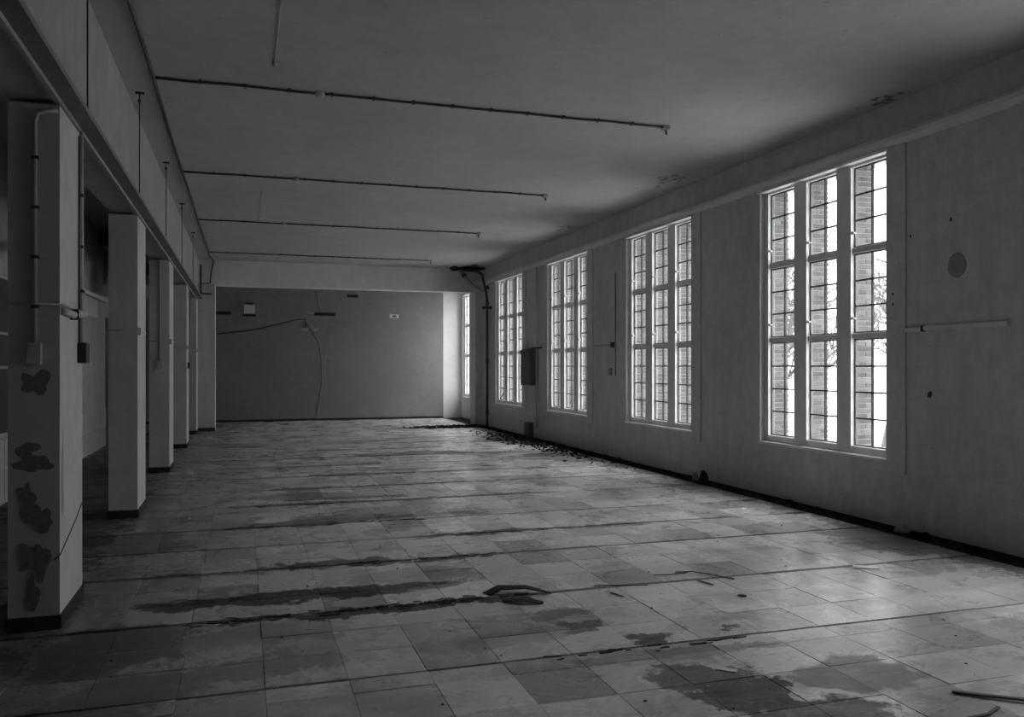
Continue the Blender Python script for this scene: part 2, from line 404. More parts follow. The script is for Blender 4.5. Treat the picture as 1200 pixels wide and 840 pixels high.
# outside brickwork per window
def pier_bricks(y0, y1, x0, x1, z0, z1, emit):
    z = z0; k = 0; cw = .056
    while z + .05 < z1:
        if k % 2: emit(x0, x1, y0, y1, z, z+.046)
        else:
            m_ = (x0+x1)/2; emit(x0, m_ - .005, y0, y1, z, z+.046); emit(m_ + .005, x1, y0, y1, z, z+.046)
        z += cw; k += 1
bx0, bx1 = XW + .14, XW + .35
brick_me = {}
br_r = random.Random(5)
for wi, c in enumerate(allc):
    if c < 3: continue
    piers = [(c+.262, c+.488), (c-.488, c-.262), (c+1.012, c+1.235)]
    if c == 7.98:
        for (p0, p1) in piers:
            core = MB().box(bx0+.006, bx1-.006, p0+.006, p1-.006, .66, 3.82).build('brick_pier', M_MORTAR, wall_r)
            def emit(x0, x1, y0, y1, z0, z1):
                key = (round(x1-x0, 3), round(y1-y0, 3))
                if key not in brick_me:
                    mb = MB().bbox(-(x1-x0)/2, (x1-x0)/2, -(y1-y0)/2, (y1-y0)/2, 0, .046, .004); brick_me[key] = mb.mesh('brick', M_BRICK)
                place('brick', brick_me[key], core, ((x0+x1)/2 + br_r.uniform(-.002, .002), (y0+y1)/2 + br_r.uniform(-.002, .002), z0))
            pier_bricks(p0, p1, bx0, bx1, .70, 3.80, emit)
    else:
        mb = MB(); cm = MB()
        for (p0, p1) in piers:
            pier_bricks(p0, p1, bx0, bx1, .70, 3.80, lambda x0, x1, y0, y1, z0, z1: mb.bbox(x0, x1, y0, y1, z0, z1, .004))
            cm.box(bx0+.006, bx1-.006, p0+.006, p1-.006, .66, 3.82)
        core = cm.build('brick_pier', M_MORTAR, wall_r); o = mb.build('brickwork', M_BRICK, core); o['kind'] = 'stuff'
# outer leaf between windows, heads and sills
ol = MB(); prev = -5.0
for c in allc + [None]:
    e_ = c - 1.015 if c is not None else 22.3
    ol.box(bx0, bx1, prev, e_, -1.3, 4.6)
    if c is not None:
        ol.box(bx0, bx1, e_, c + 1.24, -1.3, .6); ol.box(bx0, bx1, e_, c+1.24, 3.82, 4.6); prev = c + 1.24
ol.build('outer_brickwork', M_BRICK, wall_r)
ss = MB()
for c in allc: ss.box(XW+.145, bx1+.08, c-1.01, c+1.01, .6, .695); ss.box(XW+.145, bx1+.13, c-1.3, c+1.4, 3.80, 3.95)
ss.build('stone_dressing', M_STONE, wall_r)

# window prototype (origin at the foot of the opening, inner wall face)
def make_window(c, n, X=XW, surround=True):
    root = empty('window_%d' % n, (X, c, Z0)); tag(root, kind='structure')
    gx = X + .11
    # outer frame, mullions, transoms
    f = MB()
    for s in (-1, 1):
        f.bbox(X+.05, X+.138, *(sorted((c+s*1.01, c+s*1.08))), Z0, Z1, .006)
    f.bbox(X+.05, X+.138, c-1.08, c+1.08, 3.74, Z1, .006); f.bbox(X+.05, X+.138, c-1.08, c+1.08, Z0, .742, .006)
    f.build('window_frame', M_FRAME, root)
    for s in (-1, 1):
        m = MB(); m.bbox(X+.045, X+.138, *(sorted((c+s*.26, c+s*.49))), .70, 3.75, .012); m.build('mullion', M_FRAME, root)
    for k in (-1, 0, 1):
        cc = c + k*.75
        for (za, zb) in ((1.897, 1.957), (2.813, 2.878)):
            t = MB(); t.bbox(X+.07, X+.135, cc-.262, cc+.262, za, zb, .006); t.build('transom', M_FRAME, root)
        for (za, zb, nr) in ((.742, 1.897, 4), (1.957, 2.813, 3), (2.878, 3.74, 3)):
            ca = MB(); sw = .016
            for (a0, a1, b0, b1) in ((cc-.26, cc-.26+sw, za, zb), (cc+.26-sw, cc+.26, za, zb), (cc-.26, cc+.26, za, za+sw), (cc-.26, cc+.26, zb-sw, zb)):
                ca.box(gx-.014, gx+.014, a0, a1, b0, b1)
            co = ca.build('casement', M_BAR if False else M_FRAMED, root)
            bw = .009
            MB().box(gx-.012, gx+.012, cc-bw, cc+bw, za+sw, zb-sw).build('glazing_bar', M_BAR, co)
            ph = (zb - za - 2*sw) / nr
            for i in range(1, nr):
                zz = za + sw + ph*i; MB().box(gx-.011, gx+.011, cc-.26+sw, cc+.26-sw, zz-bw, zz+bw).build('glazing_bar', M_BAR, co)
            for i in range(nr):
                for s in (-1, 1):
                    y0, y1 = (cc-.26+sw, cc-bw) if s < 0 else (cc+bw, cc+.26-sw)
                    key = (nr, s)
                    z0 = za + sw + ph*i + (bw if i else 0); z1 = za + sw + ph*(i+1) - (bw if i < nr-1 else 0)
                    MB().box(gx-.002, gx+.002, y0, y1, z0, z1).build('pane', M_GLASS, co)
            if nr == 3:
                kz = za + .16
                kb = MB(); kb.tube([(gx-.014, cc+.243, kz), (gx-.045, cc+.243, kz)], [.006, .006], 8); kb.tube([(gx-.045, cc+.243, kz), (gx-.052, cc+.243, kz), (gx-.062, cc+.243, kz)], [.014, .022, .012], 8)
                kb.build('window_knob', M_KNOB, co)
                kb = MB(); kb.bbox(gx-.035, gx-.01, cc-.262, cc-.235, kz-.03, kz+.03, .004); kb.build('hinge', M_PIPE, co)
    sl = MB(); sl.bbox(X-.035, X+.06, c-1.10, c+1.10, Z0-.025, Z0+.004, .005); sl.build('window_sill', M_SILL, root)
    hd = MB(); hd.bbox(X-.045, X+.055, c-1.12, c+1.12, 3.765, 3.80, .006); hd.build('head_casing', M_FRAME, root)
    if surround:
        su = MB()
        for s in (-1, 1): su.bbox(X-.02, X, *sorted((c+s*1.085, c+s*1.34)), .53, 3.80, .004)
        su.bbox(X-.02, X, c-1.085, c+1.085, .53, .634, .004)
        su.build('surround', M_WALL, root)
    return root
M_FRAMED = simple('casement_paint', .16, .5, var=.15)
wins = [make_window(CEN[1], 1)]
for i, c in enumerate([CEN[2], CEN[3], CEN[4], CEN[0]] + CENX):
    r = copy_tree(wins[0]); r.name = 'window_%d' % (i+2); r.location = (XW, c, Z0); wins.append(r)
wlab = {1: 'tall leaded window nearest the camera, three lights with brick piers outside', 2: 'second tall window from the camera', 3: 'third tall window from the camera',
        4: 'tall window nearest the downpipe, a bar leaning in its lowest pane', 5: 'tall window just outside the frame on the right'}
for i, r in enumerate(wins):
    if i + 1 in wlab: r['label'] = wlab[i+1]
# window beyond the portal
w8 = copy_tree(wins[0]); w8.name = 'window_8'; w8.location = (6.45, 24.0, Z0)
w8['label'] = 'narrowly seen window beyond the portal, beside the white end wall'
for ch in list(w8.children):
    if ch.name.startswith('surround'): bpy.data.objects.remove(ch)
# a broken stay leaning in window 4
mb = MB(); cc = CEN[4] + .75
mb.tube([(XW+.085, cc+.24, .77), (XW+.085, cc-.2, 1.0)], .014, 6); o = mb.build('leaning_bar', M_PIPE, wins[3])

# ------------------------------------------------------------------ recess beyond the portal
rb = MB(); X5 = 6.45; c = 24.0
rb.box(X5, X5+.14, 22.6, c-OY, 0, CEIL); rb.box(XW, X5+.14, 22.5, 22.6, 0, CEIL); rb.box(X5, X5+.14, c+OY, 25.6, 0, CEIL); rb.box(X5, X5+.14, c-OY, c+OY, 0, Z0); rb.box(X5, X5+.14, c-OY, c+OY, Z1, CEIL)
o = rb.build('wall_right_far', M_WHITE); tag(o, 'white window wall beyond the portal', 'wall', kind='structure')
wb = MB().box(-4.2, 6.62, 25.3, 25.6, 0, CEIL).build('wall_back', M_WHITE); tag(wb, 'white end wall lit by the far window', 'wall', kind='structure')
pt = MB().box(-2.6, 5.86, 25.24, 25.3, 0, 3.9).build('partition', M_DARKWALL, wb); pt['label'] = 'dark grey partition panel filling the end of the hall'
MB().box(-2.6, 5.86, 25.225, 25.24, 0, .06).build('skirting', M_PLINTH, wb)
wl = MB().box(-4.4, -4.2, -5, 25.6, 0, CEIL).build('wall_left', M_AISLE); tag(wl, kind='structure')
wn = MB().box(-4.2, 6.4, -5.2, -5.0, 0, CEIL).build('wall_near', M_AISLE); tag(wn, kind='structure')
# portal: beam and two piers
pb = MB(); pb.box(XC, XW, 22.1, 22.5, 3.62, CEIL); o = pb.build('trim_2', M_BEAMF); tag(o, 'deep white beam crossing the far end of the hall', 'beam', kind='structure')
pb = MB().bbox(XC, -.68, 21.8, 22.5, 0, 3.62, .006).build('portal_pier', M_COL); tag(pb, 'broad pale pier carrying the left end of the far beam', 'pier')
MB().box(XC-.0, -.675, 21.785, 21.8, 0, .09).build('plinth', M_PLINTH, pb)
pb2 = MB().box(5.99, XW, 21.95, 22.5, 0, 3.62).build('portal_pier', M_WALL); tag(pb2, 'grey pier beside the downpipe in the far right corner', 'pier')

# ------------------------------------------------------------------ left beam, rail and pillars
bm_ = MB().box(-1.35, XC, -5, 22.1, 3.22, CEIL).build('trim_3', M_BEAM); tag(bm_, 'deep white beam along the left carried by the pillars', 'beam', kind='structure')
rail = MB(); rail.prism([(XC, 3.225), (-.955, 3.225), (-.955, 3.262), (-.967, 3.262), (-.967, 3.237), (XC, 3.237)], lambda p: (p[0], -5, p[1]), lambda p: (p[0], 21.6, p[1]))
rl = rail.build('trim_4', M_RAIL); tag(rl, 'steel rail bolted along the foot of the left beam', 'rail', kind='structure')
lip = MB().box(XC-.02, XC+.012, -5, 21.75, 3.195, 3.222).build('bead', M_BEAM, rl)
# ragged plaster along the rail
rg = MB(); r_ = random.Random(2)
for yy in [2.2, 3.7, 5.15, 5.35, 6.3, 8.1, 9.9, 12.3, 15.0, 16.1, 17.8, 19, 20]:
    ol_ = blob(yy, 3.30, r_.uniform(.04, .12), r_.uniform(.02, .05), 9, .4, yy)
    rg.prism(ol_, lambda p: (XC+.001, p[0], p[1]), lambda p: (XC+.004, p[0], p[1]))
o = rg.build('chipped_plaster', M_PEEL, bm_); o['kind'] = 'stuff'
colx = [5.70, 9.62, 13.57, 17.5, 21.0, 1.78, -2.15]
clab = ['nearest square pillar, badly peeling, with a black box on its side', 'second pillar from the camera, smooth with a dark plinth', 'third pillar, a conduit and switch box on its front',
        'fourth pillar from the camera, narrowly seen behind the third', 'fifth pillar, standing against the portal pier', 'pillar beside the camera outside the frame', 'pillar behind the camera outside the frame']
for i, yc in enumerate(colx):
    root = empty('pillar', (-1.21, yc + .37, 0)); tag(root, clab[i], 'pillar', 'pillars under the left beam')
    dp = .74 if i != 4 else .78
    sh = MB().bbox(-1.35, XC, yc, yc + dp, 0, 3.20, .012).build('shaft', M_COL, root)
    pl = MB(); pl.bbox(-1.362, XC+.012, yc-.012, yc+dp+.012, 0, .085, .006); pl.build('plinth', M_PLINTH, root)
    cdt = MB(); cdt.tube([(-1.362, yc-.010, 1.975), (XC+.010, yc-.010, 1.975), (XC+.010, yc+dp*.9, 1.975)], .009, 6); cdt.build('conduit', M_GPIPE, root)
    if i == 0:
        for nm, x_, y_, z0, z1 in (('conduit', -1.2, yc-.014, 1.75, 3.12),):
            m = MB(); m.tube([(-1.2, yc-.014, 1.72), (-1.2, yc-.014, 3.08), (-1.185, yc-.014, 3.13), (-1.13, yc-.014, 3.15), (-1.08, yc-.014, 3.15)], .012, 8); m.build('conduit', M_GPIPE, root)
            for zz in (1.95, 2.25, 2.55, 2.85): MB().bbox(-1.222, -1.178, yc-.028, yc, zz, zz+.02, .003).build('clip', M_PIPE, root)
        MB().bbox(-1.235, -1.165, yc-.05, yc, 1.61, 1.74, .006).build('switch_box', M_GPIPE, root)
        m = MB(); m.tube([(XC+.016, yc+.62, .1+1.55), (XC+.016, yc+.62, 3.2)], .013, 8); m.build('conduit', M_GPIPE, root)
        m = MB(); m.tube([(XC+.012, yc+.56, 1.75), (XC+.012, yc+.56, 3.15)], .007, 6); m.build('cable', M_PIPE, root)
        for zz in (2.1, 2.4, 2.75): MB().bbox(XC, XC+.034, yc+.59, yc+.65, zz, zz+.02, .003).build('clip', M_PIPE, root)
        MB().bbox(XC, XC+.055, yc+.56, yc+.69, 1.62, 1.76, .006).build('black_box', M_BLACK, root)
        m = MB(); m.tube([(XC+.016, yc+.02, 1.94), (XC+.022, yc+.3, 1.93), (XC+.02, yc+.7, 1.96)], .024, 8); m.build('lagged_pipe', M_COL, root)
        MB().bbox(XC, XC+.05, yc+.32, yc+.335, 1.90, 1.97, .003).build('pipe_clip', M_BLACK, root)
        # lost paint on the front face
        for (a, b, ra, rb_, sd) in [(-1.20, 1.50, .075, .075, 1), (-1.25, 1.09, .06, .05, 2), (-1.21, 1.01, .09, .055, 3), (-1.25, .80, .04, .09, 4), (-1.22, .70, .06, .06, 5), (-1.17, .66, .065, .06, 6),
                                    (-1.25, .45, .035, .09, 7), (-1.17, .42, .045, .10, 8), (-1.21, .22, .03, .10, 9)]:
            m = MB(); m.prism(blob(a, b, ra, rb_, 36, .42, sd), lambda p: (p[0], yc-.001-.0008*sd, p[1]), lambda p: (p[0], yc+.004, p[1])); m.build('bare_patch', M_PEEL, root)
        m = MB(); m.tube([(XC-.03, yc-.002, .42), (XC+.002, yc-.002, .45), (XC+.002, yc+.5, .58), (XC+.002, yc+.73, .66)], .004, 5); m.build('crack', M_PIPE, root)
        m = MB(); m.prism(blob(yc+.08, 1.0, .03, .25, 16, .3, 21), lambda p: (XC+.0012, p[0], p[1]-.1), lambda p: (XC-.004, p[0], p[1]-.1)); m.build('bare_patch', M_PEELW, root)
    if i in (2, 4):
        m = MB(); m.tube([(-1.2, yc-.014, 1.66), (-1.2, yc-.014, 3.19)], .012, 8); m.build('conduit', M_GPIPE, root)
        MB().bbox(-1.235, -1.165, yc-.05, yc, 1.55, 1.68, .006).build('switch_box', M_GPIPE, root)
    if i > 0 and i < 5:
        MB().bbox(XC, XC+.03, yc+.02, yc+.08, 1.93, 2.01, .005).build('junction_box', M_GPIPE, root)
    if i == 3: MB().bbox(XC, XC+.04, yc+.3, yc+.4, 1.55, 1.68, .005).build('black_box', M_BLACK, root)

# hanger rods from ceiling to rail
for k, (yy, lb) in enumerate([(5.98, 'nearest thin hanger rod, its top above the frame'), (8.80, 'second hanger rod, opposite the first ceiling conduit'), (11.7, 'third hanger rod, just before the second ceiling conduit'), (14.6, 'fourth hanger rod from the camera'), (17.7, 'fifth and farthest of the thin hanger rods')]):
    root = empty('hanger_rod', (-.962, yy, CEIL)); tag(root, lb, 'rod', 'hanger rods along the left beam')
    MB().tube([(-.962, yy, 3.25), (-.962, yy, CEIL-.02)], .006, 6).build('rod', M_PIPE, root)
    MB().bbox(-1.0, -.92, yy-.012, yy+.012, CEIL-.02, CEIL, .003).build('top_plate', M_PIPE, root)
    MB().tube([(-.962, yy, CEIL-.1), (-.962, yy, CEIL-.075)], .018, 6).build('nut', M_PIPE, root)

# ------------------------------------------------------------------ ceiling conduits
def cond(yy, lab, xend=4.42):
    root = empty('ceiling_conduit', (-.79, yy, CEIL)); tag(root, lab, 'conduit', 'conduits across the ceiling')
    zz = CEIL - .018
    pts = [(-.79 + (xend+.79)*t/16, yy + .006*math.sin(t*1.7), zz - .003*math.sin(t*2.1)) for t in range(17)]
    MB().tube(pts, .0125, 6).build('tube', M_PIPE, root)
    for t in range(1, 13):
        x_ = -.79 + t*(xend+.79)/13
        MB().bbox(x_-.012, x_+.012, yy-.025, yy+.025, zz-.016, CEIL, .003).build('saddle', M_PIPE, root)
    b = MB(); b.tube([(.70, yy, CEIL), (.70, yy, CEIL-.045), (.70, yy, CEIL-.055)], [.045, .045, .035], 14); bo = b.build('junction_box', M_GPIPE, root)
    b = MB(); b.bbox(xend-.03, xend+.04, yy-.035, yy+.035, CEIL-.05, CEIL, .006); b.build('end_box', M_GPIPE, root)
    b = MB(); b.tube([(xend+.01, yy, CEIL-.05), (xend+.01, yy-.01, CEIL-.10)], .012, 6); b.build('wire_tail', M_PIPE, root)
for yy, lab in ((8.26, 'nearest conduit crossing the ceiling'), (12.13, 'second conduit crossing the ceiling'), (16.0, 'third conduit crossing the ceiling, between windows three and four'), (20.5, 'farthest and shortest looking conduit, just before the beam')): cond(yy, lab)
m = MB(); m.tube([(-.79, -5, CEIL-.02)] + [(-.79 + .006*math.sin(k), k, CEIL-.02) for k in range(0, 21)] + [(-.79, 21.2, CEIL-.02), (-.72, 21.9, CEIL-.03), (-.73, 22.07, CEIL-.1), (-.78, 22.07, 3.9), (-.80, 22.07, 3.66), (-1.0, 22.07, 3.64)], .016, 6)
o = m.build('main_conduit', M_PIPE); tag(o, 'long dark conduit running down the ceiling beside the left beam', 'conduit')
m = MB(); m.tube([(.255, 2.5, CEIL-.008), (.255, 7.66, CEIL-.006)], .004, 5); m.tube([(.255, 7.6, CEIL-.0), (.255, 7.6, CEIL-.03)], .02, 8)
o = m.build('thin_cable', M_CEIL); tag(o, 'thin pale cable on the ceiling ending before the nearest conduit', 'cable')
m = MB(); m.tube([(.26, 13.2, CEIL-.006), (.26, 16.0, CEIL-.006)], .004, 5)
o = m.build('thin_cable', M_CEIL); tag(o, 'short faint cable on the ceiling between second and third conduit', 'cable')
# steel bracket hanging at the far end of the left beam
root = empty('wall_bracket', (-.95, 20.6, 3.25)); tag(root, 'dark upright steel bracket at the far end of the left beam', 'bracket')
MB().bbox(-.97, -.93, 20.58, 20.62, 3.27, 3.95, .003).build('upright', M_PIPE, root)
MB().bbox(-1.0, -.72, 20.56, 20.64, 3.262, 3.29, .003).build('foot', M_PIPE, root)

# ------------------------------------------------------------------ right wall fittings
m = MB(); m.bbox(XW-.035, XW, 5.47, 6.40, 1.94, 1.985, .004); o = m.build('wall_batten', M_BEAMF); tag(o, 'longer wooden batten on the wall right of the nearest window', 'batten')
m = MB(); m.bbox(XW-.03, XW, 6.44, 6.63, 1.93, 1.972, .004); o = m.build('wall_batten', M_BEAMF); tag(o, 'short batten stub beside the nearest window surround', 'batten')
m = MB(); m.bbox(XW-.025, XW, 6.405, 6.435, 1.93, 1.99, .003); o = m.build('batten_clip', M_BLACK); tag(o, 'small black clip in the gap between the wall battens', 'clip')
m = MB(); m.prism(blob(6.03, 2.52, .10, .115, 24, .05, 3), lambda p: (XW, p[0], p[1]), lambda p: (XW-.006, p[0], p[1])); o = m.build('round_cover', M_PEELW); tag(o, 'round dark cover patch on the wall right of the nearest window', 'cover')
for (yy, zz, r0, lb) in [(6.59, 2.87, .012, 'small hole high beside the nearest window'), (6.35, 1.33, .025, 'dark broken socket hole below the wall battens'), (6.80, 2.32, .012, 'upper of two plugs on the window surround'), (6.80, 2.22, .012, 'lower of two plugs on the window surround'), (6.1, 2.95, .014, 'small hole high on the wall above the round cover')]:
    m = MB(); xx = XW - (.02 if yy == 6.80 else 0); m.prism(blob(yy, zz, r0, r0*1.3, 9, .3, yy+zz), lambda p: (xx+.002, p[0], p[1]), lambda p: (xx-.003, p[0], p[1])); o = m.build('wall_hole', M_BLACK); tag(o, lb, 'hole')
root = empty('wall_conduit', (XW, 13.38, 1.44)); tag(root, 'grey conduit up the wall between the second and third windows', 'conduit')
MB().tube([(XW-.014, 13.38, 1.44), (XW-.014, 13.38, 3.23)], .012, 6).build('riser', M_STEEL, root)
MB().tube([(XW-.014, 13.38, 1.975), (XW-.014, 14.35, 1.975)], .010, 6).build('branch', M_STEEL, root)
MB().bbox(XW-.04, XW, 13.44, 13.54, 1.93, 2.02, .005).build('junction_box', M_PIPE, root)
MB().bbox(XW-.035, XW, 13.54, 13.64, 1.44, 1.56, .005).build('socket_box', M_STEEL, root)
# grey cabinet between windows 3 and 4
root = empty('meter_cabinet', (XW-.08, 17.85, 1.15)); tag(root, 'dark grey metal cabinet on the wall between the third and fourth windows', 'cabinet')
MB().bbox(XW-.16, XW, 17.5, 18.2, 1.17, 1.98, .008).build('body', M_CAB := simple('cabinet_paint', .10, .6, var=.15), root)
MB().bbox(XW-.172, XW-.16, 17.53, 18.17, 1.2, 1.95, .004).build('door', M_CAB, root)
MB().tube([(XW-.10, 17.55, 2.0), (XW-.06, 17.05, 2.0)], .018, 6).build('pipe_stub', M_PIPE, root)
MB().tube([(XW-.05, 17.42, .25), (XW-.05, 17.42, 3.8)], .016, 6).build('riser', M_WALL, root)
m = MB(); m.bbox(XW-.11, XW, 17.75, 18.1, .0, .33, .006); o = m.build('floor_box', M_CAB); tag(o, 'small dark box at the wall foot under the grey cabinet', 'box')

# downpipe in far corner
root = empty('downpipe', (6.05, 21.1, 0)); tag(root, 'dark iron downpipe bending out of the ceiling in the far corner', 'pipe')
MB().tube([(5.62, 21.5, 4.14), (5.85, 21.4, 4.13), (5.98, 21.25, 4.02), (6.0, 21.15, 3.8), (6.05, 21.1, 3.55), (6.08, 21.1, 3.3), (6.08, 21.1, 0)], .037, 10).build('pipe', M_PIPE, root)
for zz in (3.62, 3.2, 1.7, .35): MB().tube([(6.08, 21.1, zz), (6.08, 21.1, zz+.09)], .05, 10).build('collar', M_PIPE, root)
MB().bbox(5.95, 6.2, 21.06, 21.14, 3.10, 3.17, .004).build('bracket', M_BLACK, root)
root = empty('branch_pipe', (5.8, 21.6, 4.2)); tag(root, 'grey branch pipe slanting beside the iron downpipe under the ceiling', 'pipe')
MB().tube([(5.55, 21.85, 4.17), (5.7, 21.8, 3.95), (5.85, 21.7, 3.75), (6.1, 21.6, 3.6)], .055, 10).build('pipe', M_STEEL, root)
MB().tube([(5.62, 21.83, 4.07), (5.66, 21.81, 4.0)], .068, 10).build('collar', M_PIPE, root)
# broken plaster round the pipe
rb_ = MB(); r2 = random.Random(8)
for _ in range(60):
    a, b = 5.7 + r2.gauss(0, .25), 21.75 + r2.gauss(0, .2)
    if a > 6.1 or a < 5.3 or b > 22.05: continue
    s_ = r2.uniform(.03, .1); tz = r2.uniform(0, .07)
    rb_.prism(blob(a, b, s_, s_*.7, 7, .4, r2.random()), lambda p: (p[0], p[1], CEIL-.01-tz), lambda p: (p[0], p[1], CEIL-.001))
o = rb_.build('broken_plaster', M_DIRT, ce); o['kind'] = 'stuff'; o['label'] = 'dark broken plaster where the downpipe leaves the ceiling'

# ------------------------------------------------------------------ end partition fittings
def slot(x0, x1, z0, z1, lb):
    root = empty('vent_slot', ((x0+x1)/2, 25.24, z0)); tag(root, lb, 'vent')
    MB().box(x0, x1, 25.222, 25.24, z0, z1).build('opening', M_BLACK, root)
    m = MB(); t = .012
    for q in ((x0-t, x1+t, z0-t, z0), (x0-t, x1+t, z1, z1+t), (x0-t, x0, z0, z1), (x1, x1+t, z0, z1)): m.box(q[0], q[1], 25.21, 25.24, q[2], q[3])
    m.build('rim', M_PIPE, root)
slot(-.78, -.37, 3.08, 3.15, 'black slot beside the left pier on the grey partition')
slot(1.98, 2.56, 3.10, 3.17, 'long black slot in the middle of the grey partition')
slot(2.93, 3.24, 3.66, 3.72, 'highest black slot, close under the beam')
root = empty('loudspeaker_box', (.15, 25.2, 3.08)); tag(root, 'pale square box with black bars above and below on the partition', 'box')
MB().bbox(0, .30, 25.12, 25.24, 3.10, 3.36, .01).build('body', simple('pale_box', .62, .5, var=.1), root)
MB().bbox(.05, .26, 25.12, 25.24, 3.37, 3.42, .004).build('top_bar', M_BLACK, root)
MB().bbox(-.02, .32, 25.10, 25.24, 3.03, 3.09, .004).build('bottom_bar', M_BLACK, root)
root = empty('wall_plate', (4.34, 25.22, 3.1)); tag(root, 'small pale plate with a dark hole right on the partition', 'plate')
MB().bbox(4.2, 4.47, 25.225, 25.24, 3.06, 3.17, .004).build('plate', M_FRAME, root)
MB().bbox(4.29, 4.40, 25.215, 25.226, 3.09, 3.14, .003).build('hole', M_BLACK, root)
root = empty('lamp_fitting', (1.8, 25.2, 2.65)); tag(root, 'broken pale double lamp fitting hanging on the partition', 'lamp')
MB().bbox(1.55, 1.80, 25.18, 25.24, 2.62, 2.74, .008).build('left_socket', M_STEEL, root)
MB().bbox(1.92, 2.08, 25.18, 25.24, 2.64, 2.72, .008).build('right_socket', M_STEEL, root)
MB().bbox(1.70, 1.74, 25.2, 25.24, 2.74, 2.92, .004).build('stem', M_PIPE, root)
MB().bbox(1.78, 1.96, 25.20, 25.24, 3.13, 3.18, .004).build('bracket', M_GPIPE, root)
def cable(name, pts, lb, r=.010):
    o = MB().tube(pts, r, 5).build(name, M_PIPE); tag(o, lb, 'cable')
cable('loose_cable', [(-.72, 25.22, 2.52), (0, 25.21, 2.60), (.5, 25.21, 2.70), (1.0, 25.21, 2.84), (1.4, 25.21, 2.95), (1.72, 25.22, 2.98)], 'slack cable rising across the left of the partition', .013)
cable('loose_cable', [(2.0, 25.22, 3.84), (2.06, 25.21, 3.5), (2.12, 25.22, 3.19)], 'short cable from the beam down to the long slot', .008)
cable('loose_cable', [(1.72, 25.21, 2.9), (1.9, 25.2, 2.6), (2.08, 25.2, 2.3), (2.16, 25.2, 1.8), (2.18, 25.2, 1.2), (2.10, 25.2, .6), (2.0, 25.2, .12)], 'thin cable hanging to the floor on the partition', .009)
# bits on the floor under the partition
m = MB(); m.bbox(.55, .80, 24.9, 25.05, 0, .06, .01); o = m.build('dark_block', M_BLACK); tag(o, 'small black block on the floor at the partition foot', 'block')

# ------------------------------------------------------------------ aisle behind the pillars
aw = MB(); aw.box(-2.80, -2.67, -5, 18.6, 0, CEIL); aw.box(-2.80, -2.67, 19.5, 22.5, 0, CEIL); aw.box(-2.80, -2.67, 18.6, 19.5, 2.6, CEIL)
al = aw.build('wall_aisle', M_AISLE); tag(al, 'dim wall of the side aisle behind the pillars', 'wall', kind='structure')
tm = MB().bbox(0, .012, -.138, .138, 0, .368, .003).mesh('wall_tile', M_WALLTILE)
yy = 6.15
while yy < 18.5:
    for z in (.0, .38): place('wall_tile', tm, al, (-2.67, yy, z), None)
    yy += .3
ab = MB().box(-2.67, -1.35, 18.4, 18.55, 3.0, CEIL).build('wall_aisle_end', M_AISLE); tag(ab, kind='structure')
o = MB().tube([(-2.6, 11.4, 2.89), (-2.6, 18.3, 2.89)], .035, 8).build('aisle_pipe', M_FRAME); tag(o, 'pale pipe along the aisle wall seen behind the first pillar', 'pipe')
root = empty('pipe_elbow', (-2.5, 11.2, 2.8)); tag(root, 'pale pipe end with a dark valve left of the first pillar', 'pipe')
MB().tube([(-2.3, 10.4, 2.98), (-2.33, 10.9, 2.94)], .05, 8).build('pipe', M_FRAME, root); MB().tube([(-2.33, 10.9, 2.94), (-2.3, 11.3, 2.98), (-2.2, 11.5, 3.05)], .085, 8).build('valve', M_PIPE, root); MB().tube([(-2.3, 10.6, 2.98), (-2.3, 10.6, CEIL)], .008, 6).build('hanger', M_PIPE, root)
o = MB().bbox(-2.66, -2.63, 15.7, 17.4, 2.5, 2.84, .004).build('aisle_board', M_WALLTILE); tag(o, 'pale board on the aisle wall under the pipe', 'board')
root = empty('round_duct', (-1.97, 16, 3.58)); tag(root, 'black mouth of a round duct behind the first pillar', 'duct')
def ringmb(r0, r1, y0, y1, x, z, n=24):
    m = MB(); v = []
    for (r, y_) in ((r0, y0), (r1, y0), (r1, y1), (r0, y1)): v += [(x + r*math.cos(2*math.pi*k/n), y_, z + r*math.sin(2*math.pi*k/n)) for k in range(n)]
    f = []
    for q in range(4):
        for k in range(n): j = (k+1) % n; f.append((q*n+k, q*n+j, ((q+1)%4)*n+j, ((q+1)%4)*n+k))
    m.add(v, f, True); return m
ringmb(.15, .165, 14, 18.38, -1.97, 3.58).build('duct', M_PIPE, root)
ringmb(.0, .15, 14.6, 14.62, -1.97, 3.58).build('damper', M_BLACK, root)
wm = MB(); r3 = random.Random(4)
for _ in range(40):
    a, b, c_ = -2.15 + r3.gauss(0, .11), 17.2 + r3.gauss(0, .3), 3.1 + r3.gauss(0, .1)
    s_ = r3.uniform(.08, .18); wm.prism(blob(a, c_, s_, s_*.8, 8, .3, r3.random()), lambda p: (p[0], b-s_*.5, p[1]), lambda p: (a+(p[0]-a)*.6, b+s_*.5, c_+(p[1]-c_)*.6))
o = wm.build('torn_insulation', M_AISLE); tag(o, 'heap of torn insulation hanging behind the first pillar', 'insulation', kind='stuff')
# glazed screen left of first pillar
root = empty('aisle_screen', (-2.65, 10, .78)); tag(root, 'dark glazed screen on the aisle wall at the left edge', 'screen')
for zz in (.80, 1.57, 1.96, 2.6): MB().bbox(-2.655, -2.62, 8.2, 12.2, zz, zz+.03, .003).build('rail', M_GPIPE, root)
for yy in (8.2, 9.2, 10.2, 11.2, 12.2): MB().bbox(-2.655, -2.62, yy, yy+.03, .80, 2.63, .003).build('stile', M_GPIPE, root)
for yy in (8.23, 9.23, 10.23, 11.23):
    for za, zb in ((.83, 1.57), (1.60, 1.96), (1.99, 2.6)): MB().box(-2.645, -2.635, yy, yy+.97, za, zb).build('pane', M_BLACK, root)

